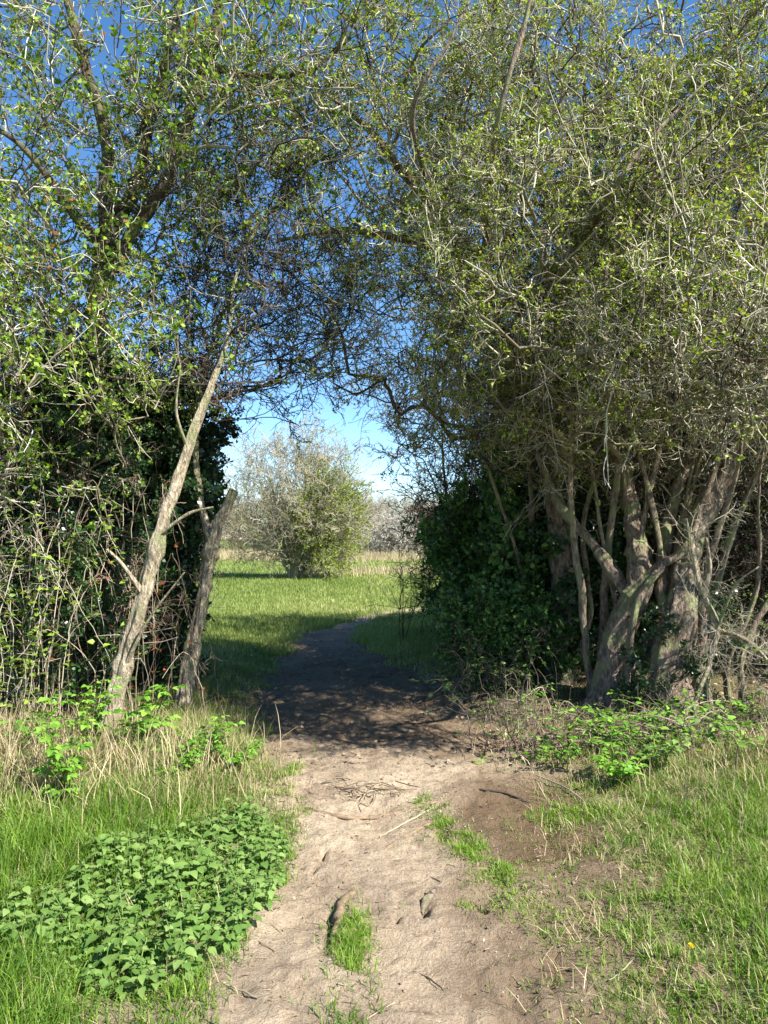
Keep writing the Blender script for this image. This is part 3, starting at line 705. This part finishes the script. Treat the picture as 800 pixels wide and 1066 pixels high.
# hedge trees behind, on both sides: they close the view and shade the way through
def shrub(name, label, c, r, n, spray, twig, leaf, stems=5, per=3, sc=(.8, 1.2), bark='bark_dark', leafp=1., cat='shrub', group=None, rs=.03, tunnel=True, bf=.3):
    z0 = H(c[0], c[1]); limbs = []
    for k in range(stems):
        a = k * 2.4 + rng.random(); e = np.array([math.cos(a) * r[0] * .45, math.sin(a) * r[1] * .45, 0])
        b = np.array([c[0], c[1], z0 - .05]) + e * .12; t = np.array([c[0], c[1], z0 + r[2] * rng.uniform(1.0, 1.5)]) + e
        m1 = b + (t - b) * .33 - e * .12 + rng.normal(size=3) * .05 * r[2]; m2 = b + (t - b) * .66 + rng.normal(size=3) * .06 * r[2]
        limbs.append([[*b, rs], [*m1, rs * .8], [*m2, rs * .55], [*t, rs * .25]])
    u_ = unit(rng.normal(size=(n * 2, 3))); so = rng.random() * 50
    lob = .62 + .8 * fbm(u_[:, 0] * 2.2 + so, u_[:, 2] * 2.2 + u_[:, 1] * 1.5 + so, 2)
    t = u_ * (rng.random((n * 2, 1)) ** (1 / 3.)) * r * lob[:, None] + np.array([c[0], c[1], z0 + r[2] * 1.02])
    t = t[(t[:, 2] > z0 + .12)]
    if tunnel: t = t[~in_tunnel(t)]
    t = t[:n]
    root = empty(name, (c[0], c[1], z0), label, cat, group)
    tg = Geo()
    for i, l in enumerate(limbs): trunk_geo(l, tg, 8, False, .2, i, .12)
    tg.build('stem', M[bark], root, True)
    N, par, rr, nl, ch, rad = grow([[[*q[:3], q[3]] for q in l] for l in limbs], t, bf, tip=.0035 * max(1, sc[0]))
    w = Geo(); lf = Geo(); branches(N, par, rr, nl, ch, None, w)
    idx = np.repeat(np.arange(nl, len(N)), per); p0 = N[idx]; pp = N[par[idx]]
    pos = pp + (p0 - pp) * rng.random((len(idx), 1)); dirs = unit(unit(p0 - pp) * .7 + unit(rng.normal(size=(len(idx), 3))) * .8 + np.array([0, 0, .3]))
    scl = rng.uniform(*sc, len(idx))
    if tunnel:
        ok = ~in_tunnel(pos + dirs * (.45 * scl)[:, None], .88); pos, dirs, scl = pos[ok], dirs[ok], scl[ok]
    lk = rng.random(len(pos)) < leafp
    stamp(SP[spray], pos, dirs, scl, w, lf, lk)
    cr = w.build('crown', M[twig], root)
    if lf.n: lf.build('foliage', M[leaf], root).parent = cr
    return root
shrub('evergreen_shrub', 'dark leafy evergreen shrub filling the right side of the arch', (1.68, 9.0), np.array([.85, 1.2, 1.1]), 280, 'ever', 'twig_dark', 'leaf_shrub', per=3, tunnel=False, sc=(.6, 1.7))
shrub('evergreen_shrub', 'small leafy evergreen shrub spilling onto the right edge of the shaded path', (1.25, 7.7), np.array([.45, .6, .42]), 110, 'ever', 'twig_dark', 'leaf_shrub', per=3, tunnel=False, sc=(.5, 1.1), rs=.012)
shrub('evergreen_shrub', 'low dark evergreen shrub in deep shade behind the upright hawthorn', (2.0, 8.4), np.array([.9, 1.0, .9]), 260, 'ever', 'twig_dark', 'leaf_dark', per=2)
shrub('hedge_shrub', 'bare tangled hedge shrub behind the right-hand trunks', (3.0, 9.0), np.array([1.9, 1.4, 2.2]), 520, 'bare', 'twig_dark', 'leaf_dark', per=3, sc=(.9, 1.4))
shrub('hedge_shrub', 'tall bare shrub rising above the dark evergreen right of the arch', (1.2, 10.3), np.array([1.5, 1.6, 2.2]), 420, 'bare', 'twig_dark', 'leaf_new', per=2, sc=(.9, 1.4))
shrub('hedge_shrub', 'shaded shrub filling the far right behind the slanting trunk', (5.3, 8.6), np.array([1.7, 1.4, 2.4]), 300, 'bare', 'twig_dark', 'leaf_dark', per=3, sc=(.9, 1.4))
shrub('hedge_shrub', 'dense ivy-dark shrub behind the leaning tree on the left', (-2.5, 7.2), np.array([.95, .9, 1.5]), 360, 'ever', 'twig_dark', 'leaf_dark', per=3)
shrub('hedge_shrub', 'tangled brown shrub at the far left edge of the thicket', (-3.4, 6.6), np.array([.9, .8, 1.7]), 330, 'bare', 'twig_brown', 'leaf_bramble', per=3, leafp=.6)
for q in [((4.2, 12.0), 'bare hedge shrub farther along the right side of the field, beyond the arch', 2.2), ((5.0, 15.0), 'sunlit bare shrub at the far end of the right-hand hedge', 2.3), ((3.2, 10.8), 'shaded shrub directly behind the dark evergreen', 2.4)]:
    shrub('hedge_shrub', q[1], q[0], np.array([1.6, 1.6, q[2]]), 330, 'bare', 'twig_dark', 'leaf_dark', per=3, sc=(1.0, 1.6))
shrub('hedge_shrub', 'low dense shrub closing the gap right of the slanting trunk', (4.5, 7.7), np.array([1.2, .8, 1.2]), 300, 'bare', 'twig_dark', 'leaf_dark', per=3, sc=(.8, 1.3))
# ivy on the left tree
def ivy(label, line, spread, n, z0, z1, mat='leaf_dark', name='ivy'):
    s = spline(line, .05); s = s[(s[:, 2] > z0) & (s[:, 2] < z1)]
    b = s[0][:3]; root = empty(name, (b[0], b[1], b[2]), label, 'ivy')
    k = rng.integers(0, len(s), n); th = rng.random(n) * 6.283; rd = s[k, 3] + spread * rng.random(n) ** 1.5
    pos = s[k, :3] + np.stack([np.cos(th) * rd, np.sin(th) * rd, rng.normal(size=n) * .05], -1)
    d = unit(pos - s[k, :3] + rng.normal(size=(n, 3)) * .1 + [0, 0, .05])
    w = Geo(); lf = Geo(); stamp(SP['ever'], pos, d, rng.uniform(.4, .8, n), w, lf)
    w.build('stem', M['twig_dark'], root); lf.build('foliage', M[mat], root)
ivy('dark ivy covering the trunk of the big left tree', C_l[0], .38, 420, .5, 3.0)
ivy('short ivy climbing the foot of the slanting right trunk', F_l[0], .10, 40, .1, .9)

# ------------------------------------------------------------------ brambles and leafy plants
def leafplate(n=5):
    """serrated leaf along +X, unit length; verts, quads"""
    V = []; Q = []
    for i in range(n + 1):
        t = i / n; w = .36 * math.sin(math.pi * min(1, t ** .62)) * (1 if i % 2 else .86) + (.01 if i in (0, n) else 0)
        z = -.22 * t * t
        V += [(t, -w, z + .06 * (w > .1)), (t + .02, 0, z), (t, w, z + .06 * (w > .1))]
    for i in range(n):
        a = i * 3; Q += [(a, a + 1, a + 4, a + 3), (a + 1, a + 2, a + 5, a + 4)]
    return np.array(V), np.array(Q)
LP, LQ = leafplate(7); LPs, LQs = leafplate(4)
def put_leaf(g, p, d, size, P0=LPs, Q0=LQs, rnd=None, roll=0.):
    d = unit(np.asarray(d, float)); u = np.array([0, 0, 1.]); s = unit(np.cross(u, d) + 1e-6); n = np.cross(d, s)
    if roll: s = s * math.cos(roll) + n * math.sin(roll); n = np.cross(d, s)
    V = p + size * (P0[:, :1] * d + P0[:, 1:2] * s + P0[:, 2:3] * n)
    g.add(V, Q0, R=np.full(len(V), random.random() if rnd is None else rnd))
def bramble(label, cx, cy, rx, ry, n, hmax, twig='twig_brown', leaf='leaf_bramble', ld=.5, name='bramble', lsz=.045):
    root = empty(name, (cx, cy, H(cx, cy)), label, 'bramble'); w = Geo(); lf = Geo(); tips = []
    for k in range(n):
        x0 = cx + rng.normal() * rx * .6; y0 = cy + rng.normal() * ry * .6; a = rng.random() * 6.283; L = rng.uniform(.4, 1.1) * hmax
        b = np.array([x0, y0, H(x0, y0) - .02]); d = np.array([math.cos(a) * rx, math.sin(a) * ry, 0]); h = L
        q = [[*b, .0045], [*(b + d * .15 + [0, 0, h * .55] + rng.normal(size=3) * .05), .004], [*(b + d * .5 + [0, 0, h * .9] + rng.normal(size=3) * .06), .003], [*(b + d * 1.0 + [0, 0, h * rng.uniform(.3, .8)] + rng.normal(size=3) * .08), .002]]
        s = spline(q, .06); s[1:, :3] += np.cumsum(rng.normal(size=(len(s) - 1, 3)) * .005, 0) + rng.normal(size=(len(s) - 1, 3)) * .003
        if in_tunnel(s[-1:, :3], .8)[0]: continue
        V, Q, T = tube(s[:, :3], s[:, 3], 4, True); w.add(V, Q, T); tips += [s[int(len(s) * .6), :3]]
        for i in range(2, len(s)):
            if rng.random() < ld:
                for j in range(3): put_leaf(lf, s[i, :3] + rng.normal(size=3) * .01, [math.cos(a + j * 2.1 + i), math.sin(a + j * 2.1 + i), rng.uniform(-.3, .4)], lsz * rng.uniform(.6, 1.2), roll=rng.normal() * .5)
            if rng.random() < .25:
                dd = unit(rng.normal(size=3)) * rng.uniform(.06, .25); V, Q, T = tube(np.array([s[i, :3], s[i, :3] + dd * .5 + rng.normal(size=3) * .01, s[i, :3] + dd]), np.array([.0022, .0018, .001]), 3); w.add(V, Q)
    w.n and stamp(SP['bare'], np.array(tips), rng.normal(size=(len(tips), 3)) + [0, -.3, .1], rng.uniform(.35, .8, len(tips)) * min(1, hmax), w, lf)
    w.build('cane', M[twig], root)
    if lf.n: lf.build('foliage', M[leaf], root)
bramble('tall tangled bramble with reddish leaves in the left thicket', -2.6, 5.7, .8, .3, 60, 2.3, ld=.3)
bramble('bare brown bramble canes between the two left trunks', -1.7, 6.2, .5, .3, 24, 1.4, ld=.10)
bramble('leafy low bramble at the left edge of the photo', -2.95, 5.2, .6, .3, 70, 1.8, leaf='leaf_left', ld=.55, twig='twig_pale')
bramble('dry tangled bramble sprawling under the slanting right trunk', 3.35, 5.5, .5, .4, 110, .8, twig='twig_pale', ld=.05, leaf='leaf_fresh')
bramble('low bare bramble arching at the foot of the twin-stemmed hawthorn', 1.9, 5.45, .8, .25, 60, .26, twig='twig_brown', ld=.5, leaf='leaf_fresh')
bramble('thin bramble reaching onto the right path edge below the dark shrub', 1.05, 5.6, .35, .3, 34, .5, twig='twig_brown', ld=.25, leaf='leaf_fresh', lsz=.035)
bramble('low green leafy bramble at the right verge in front of the trunks', 1.75, 5.05, .5, .2, 46, .26, ld=.7, leaf='leaf_fresh', lsz=.05)
bramble('dark low bramble beside the shaded bend of the path', 1.0, 7.0, .5, .5, 50, .6, twig='twig_dark', ld=.4, leaf='leaf_shrub')

def shoot(px, py, h, label, n=9, mat='leaf_fresh', lsz=.085, spread=.2, name='elder_shoot', cat='plant'):
    cx, cy = ground_at(px, py); root = empty(name, (cx, cy, H(cx, cy)), label, cat); w = Geo(); lf = Geo()
    for k in range(n):
        a = rng.random() * 6.283; hh = h * rng.uniform(.5, 1.05); b = np.array([cx, cy, H(cx, cy) - .02]) + np.append(rng.normal(size=2) * spread * .2, 0)
        t = b + [math.cos(a) * spread, math.sin(a) * spread, hh]; m = (b + t) / 2 + [-math.cos(a) * spread * .15, -math.sin(a) * spread * .15, hh * .1]
        s = spline([[*b, .005], [*m, .004], [*t, .002]], .05); V, Q, T = tube(s[:, :3], s[:, 3], 4, True); w.add(V, Q, T)
        for i in range(2, len(s), 1 if lsz < .06 else 2):
            a2 = rng.random() * 6.283
            for sg in (0, math.pi):
                ax = np.array([math.cos(a2 + sg), math.sin(a2 + sg), .25]); p = s[i, :3]
                for (o, da, sz) in ((.3, .9, .7), (.3, -.9, .7), (.75, .8, .85), (.75, -.8, .85), (.9, 0, 1.)):
                    put_leaf(lf, p + ax * lsz * o, [math.cos(a2 + sg + da), math.sin(a2 + sg + da), rng.uniform(-.25, .15)], lsz * sz * rng.uniform(.7, 1.1), roll=rng.normal() * .3)
    w.build('stem', M['leaf_left'], root); lf.build('foliage', M[mat], root)
shoot(66, 840, .42, 'bright elder shoot on the verge below the left tree foot', 10, spread=.14, lsz=.06)
shoot(38, 800, .55, 'bright leafy shoot at the far left among dry stalks', 7, spread=.16, lsz=.06)
shoot(150, 785, .45, 'large-leaved green shoot just right of the leaning trunk', 9, spread=.15, lsz=.075)
shoot(95, 790, .5, 'small-leaved green shoot hugging the left of the leaning trunk', 6, spread=.12, lsz=.05)
shoot(215, 790, .30, 'pale green shoot at the foot of the forked tree', 8, spread=.16, lsz=.045)
shoot(243, 800, .22, 'low yellow-green shoot nearest the path on the left', 8, spread=.15, lsz=.04)
shoot(190, 812, .24, 'rounded low green shoot above the nettle bed', 8, spread=.18, lsz=.045)
shoot(650, 815, .22, 'bright green shoot in front of the right-hand bramble', 7, spread=.14, lsz=.05)
shoot(585, 800, .26, 'small twiggy green shoot by the right path edge', 5, spread=.13, lsz=.035)
shoot(690, 800, .24, 'mid-green shoot below the thick right trunk', 7, spread=.15, lsz=.045, mat='nettle')

# nettles
def nettle_mesh(seed):
    r = random.Random(seed); w = Geo(); h = r.uniform(.06, .15); lean = (r.uniform(-.04, .04), r.uniform(-.04, .04))
    s = np.array([[lean[0] * t * t, lean[1] * t * t, h * t] for t in np.linspace(0, 1, 6)])
    V, Q, T = tube(s, np.linspace(.0028, .0015, 6), 4, True); st = Geo(); st.add(V, Q, T)
    a0 = r.uniform(0, 3)
    for i, t in enumerate(np.linspace(.25, 1, 6)):
        p = np.array([lean[0] * t * t, lean[1] * t * t, h * t]); sz = (.018 + .027 * math.sin(math.pi * min(1, t * .85 + .1))) * r.uniform(.85, 1.15)
        if t == 1: sz *= .6
        for sg in (0, math.pi):
            a = a0 + i * math.pi / 2 + sg + r.uniform(-.25, .25)
            put_leaf(w, p + np.array([math.cos(a), math.sin(a), .2]) * .012, [math.cos(a), math.sin(a), r.uniform(-.35, .15)], sz, LP, LQ, r.random() * .6 + .2, r.uniform(-.4, .4))
    return st, w
protos = []
for k in range(7):
    st, w = nettle_mesh(k); protos.append((st, w))
first = []
NG = 'nettles in the bed on the left verge'; NLB = 'broad-leaved green nettle growing in the dense nettle bed on the left verge'
spots = []; tries = 0
while len(spots) < 299 and tries < 30000:
    tries += 1
    x = random.uniform(poly[:, 0].min(), poly[:, 0].max()); y = random.uniform(poly[:, 1].min(), poly[:, 1].max())
    if inpoly(x, y) and random.random() < 1.6 * float(fbm(np.array([x * 5]), np.array([y * 5]))[0]) - .25 and inpoly(x + random.gauss(0, .10), y + random.gauss(0, .10)) and all((x - a) ** 2 + (y - b) ** 2 > .038 ** 2 for a, b in spots): spots.append((x, y))
src = {}
for i, (x, y) in enumerate(spots):
    k = i % 7; rz = random.uniform(0, 6.28); s = random.uniform(.6, 1.25)
    if k not in src:
        root = empty('nettle', (0, 0, 0), NLB, 'nettle', NG)
        protos[k][0].build('stem', M['nettle'], root); protos[k][1].build('foliage', M['nettle'], root); src[k] = root
    else:
        root = src[k].copy(); COL.objects.link(root)
        for c in list(src[k].children):
            c2 = c.copy(); COL.objects.link(c2); c2.parent = root
    root.location = (x, y, float(top(np.array([x]), np.array([y]))[0]) - .01); root.rotation_euler = (random.uniform(-.12, .12), random.uniform(-.12, .12), rz); root.scale = (s, s, s)

# ------------------------------------------------------------------ tufts, roots, twigs, flowers on the path
def tuft(px, py, L, W, n, h, label):
    cx, cy = ground_at(px, py)
    b = np.clip(rng.normal(size=n) * .24, -.45, .45) * L; a = np.clip(rng.normal(size=n), -1.7, 1.7) * W * .45 * (1.1 - np.abs(b / L)) + .2 * W * np.sin(b / L * 7)
    x = cx + a; y = cy + b
    o = blades(x, y, rng.uniform(.5, 1.2, n) * h, rng.uniform(.0025, .005, n), M['grass'], 'grass_tuft', 1.3, .9, np.clip(rng.beta(2, 2, n) * .6 + .32, 0, 1))
    tag(o, label, 'grass tuft')
tuft(368, 985, .42, .075, 620, .075, 'narrow bright grass tuft growing along the ridge in the middle of the path')
tuft(490, 885, .34, .09, 700, .06, 'bright grass tuft on the right side of the path')
tuft(460, 860, .22, .08, 420, .05, 'thin grass tuft farther up the right side of the path')
tuft(524, 912, .24, .08, 460, .045, 'sparse dull grass tuft by the dark hole right of the path')
tuft(490, 945, .10, .07, 190, .045, 'small scattered grass tuft right of the path holes')
tuft(305, 800, .3, .09, 260, .06, 'grass tuft at the left corner of the shaded path')
tuft(440, 835, .1, .07, 150, .04, 'faint yellowish grass tuft near the twig pile')
def wood_line(name, rows, label, cat, mat='litter', sides=6, rough=.3):
    g = Geo(); V = []
    for q in rows:
        x, y = ground_at(q[0], q[1]); V.append([x, y, float(top(np.array([x]), np.array([y]))[0]) + q[3], q[2]])
    s = spline(V, .02)
    s[:, :2] += rng.normal(size=(len(s), 2)) * .002
    v, Q, T = tube(s[:, :3], s[:, 3], sides, True, lambda k, m: 1 + rough * (rng.random((k, m)) - .5))
    g.add(v, Q, T, R=.25 + .35 * rng.random(len(v))); o = g.build(name, M[mat], None, True); tag(o, label, cat); return o
wood_line('tree_root', [(345, 1000, .012, -.004), (352, 965, .02, 0), (356, 942, .022, .0), (368, 928, .014, -.01)], 'weathered root along the left of the middle tuft', 'root', 'litter', 9, .8)
wood_line('tree_root', [(438, 948, .012, -.004), (446, 938, .018, .004), (456, 930, .014, .0), (462, 924, .008, -.012)], 'short root stub beside the hole in mid path', 'root', 'bark', 9, .8)
wood_line('tree_root', [(318, 842, .008, -.008), (350, 852, .012, -.002), (395, 850, .012, .0), (440, 840, .010, -.002), (490, 832, .008, -.008)], 'long half-buried root crossing the path near the twig heap', 'root', 'litter', 8, .7)
wood_line('tree_root', [(400, 884, .007, -.006), (425, 868, .010, .0), (455, 858, .009, .0), (480, 856, .006, -.008)], 'thin half-buried root beside the pale stick in mid path', 'root', 'litter', 8, .7)
wood_line('fallen_twig', [(430, 1008, .003, .004), (445, 1018, .003, .006), (462, 1030, .002, .004)], 'thin dark twig lying on the near path', 'twig', 'twig_dark')
wood_line('fallen_twig', [(395, 868, .005, .004), (430, 854, .007, .008), (452, 846, .005, .006)], 'pale straight stick lying across the path', 'twig', 'twig_pale')
wood_line('fallen_twig', [(500, 828, .006, .006), (530, 832, .006, .008), (562, 838, .004, .006)], 'dark stick lying at the right path edge', 'twig', 'twig_dark')
wood_line('fallen_twig', [(560, 812, .004, .03), (590, 824, .005, .015), (612, 838, .003, .006)], 'pale bent twig beside the right bramble', 'twig', 'twig_pale')
wood_line('fallen_twig', [(268, 1046, .003, .004), (240, 1030, .003, .008)], 'short twig at the left path edge', 'twig', 'twig_pale')
wood_line('fallen_twig', [(660, 1000, .003, .006), (645, 1016, .003, .01), (634, 1026, .002, .01)], 'grey twig in the sparse grass on the right', 'twig', 'twig_pale')
cx, cy = ground_at(380, 826)
pile = empty('twig_pile', (cx, cy, H(cx, cy)), 'small heap of broken twigs where sun meets shade on the path', 'twig pile')
for k in range(38):
    g = Geo(); a = rng.random() * 6.283; L = rng.uniform(.06, .24); c = np.array([cx + rng.normal() * .12, cy + rng.normal() * .06, 0]); c[2] = float(top(c[:1], c[1:2])[0]) + .01 + rng.random() * .03
    dd = np.array([math.cos(a), math.sin(a) * .6, rng.uniform(-.1, .35)]) * L
    V, Q, T = tube(np.array([c - dd / 2, c + rng.normal(size=3) * .008, c + dd / 2]), np.array([.003, .003, .0015]), 4); g.add(V, Q)
    g.build('twig', M['litter'], pile)
def dandelion(px, py, label, col, h=.06):
    x, y = ground_at(px, py); z = float(top(np.array([x]), np.array([y]))[0])
    root = empty('dandelion', (x, y, z), label, 'flower')
    g = Geo(); V, Q, T = tube(np.array([[x, y, z - .01], [x + .003, y, z + h * .6], [x, y, z + h]]), .0015, 5); g.add(V, Q); g.build('stem', M['nettle'], root)
    g = Geo()
    for k in range(40):
        a = k * 2.4; t = .2 + 1.1 * (k / 40)
        d = np.array([math.cos(a) * math.sin(t), math.sin(a) * math.sin(t), math.cos(t)]); s = unit(np.cross(d, [0, 0, 1.1])) * .0015
        p = np.array([x, y, z + h]); g.add([p - s, p + s, p + d * .014 + s, p + d * .014 - s], [[0, 1, 2, 3]])
    g.build('petal', leafmat('petal', [(0, col), (1, col)], trans=.2), root)
dandelion(720, 1008, 'single yellow dandelion in the grass at lower right', (.8, .62, .02))
dandelion(262, 690, 'tiny white flower in the shaded grass left of the path', (.8, .8, .75), .1)

tuft(590, 850, .3, .26, 1100, .05, 'wide thin grass tuft on the right path edge below the bramble')
# ------------------------------------------------------------------ field bushes and far hedge
x, y = ground_at(308, 603)
shrub('willow_bush', 'large pale twiggy bush standing alone in the middle of the field', (x, y), np.array([2.55, 2.2, 2.75]), 620, 'haw', 'twig_willow', 'leaf_new', stems=16, per=2, leafp=.12, sc=(1.2, 2.4), bark='bark_pale', cat='bush', rs=.07, tunnel=False, bf=.9)
shrub('hawthorn_bush', 'green-leafed bush growing against the right of the pale bush', (x + 1.25, y - .6), np.array([1.1, 1.2, 2.0]), 170, 'left', 'twig', 'leaf_new', stems=5, per=3, sc=(1.1, 1.8), cat='bush', rs=.04, tunnel=False)
shrub('sapling', 'thin leafless sapling at the sunlit edge of the shade right of the arch', (.28, 11.2), np.array([.45, .4, .75]), 30, 'whip', 'twig', 'leaf_new', stems=4, per=1, sc=(.4, .7), cat='sapling', rs=.008, tunnel=False)
FAR = [(-27, 64, 4.5, 3.0, 'brown'), (-21, 66, 4, 2.6, 'pale'), (-15.5, 63, 3.6, 2.4, 'brown'), (-11, 65, 3.8, 2.9, 'pale'), (-6.5, 64, 3.4, 2.2, 'brown'), (-2.5, 66, 3.2, 2.5, 'pale'),
       (1.0, 68, 3.2, 2.7, 'pale'), (4.2, 66, 3, 2.3, 'brown'), (8, 66, 3.6, 2.8, 'pale'), (13, 67, 4, 3.2, 'brown')]
FL = ['brown bare bush at the far left end of the distant hedge', 'grey bare bush second from the left in the distant hedge', 'low brown bush in the distant hedge seen past the left trunks',
      'grey-brown bush in the distant hedge left of the pale field bush', 'low brown bush in the distant hedge behind the pale field bush', 'pale distant bush just right of the pale field bush',
      'tallest pale distant bush in the gap of the arch', 'brown distant bush behind the blossoming bush', 'pale distant bush at the right of the arch opening', 'brown distant bush hidden mostly by the right-hand evergreen']
for (bx, by, br, bh, kd), lb in zip(FAR, FL):
    shrub('distant_bush', lb, (bx, by), np.array([br, 2.2, bh * .95]), 150, 'twigs', 'twig_pale' if kd == 'pale' else 'twig_brown', 'leaf_new', stems=6, per=4, sc=(2.0, 3.2), cat='bush', group='distant bushes along the far hedge', rs=.09, tunnel=False)
x, y = ground_at(408, 586)
shrub('blossoming_bush', 'white blossoming bush at the far edge of the field', (.9, 60), np.array([2.3, 1.5, 1.45]), 120, 'haw', 'twig_pale', 'blossom', stems=6, per=4, sc=(2.2, 3.4), cat='bush', rs=.07, tunnel=False)
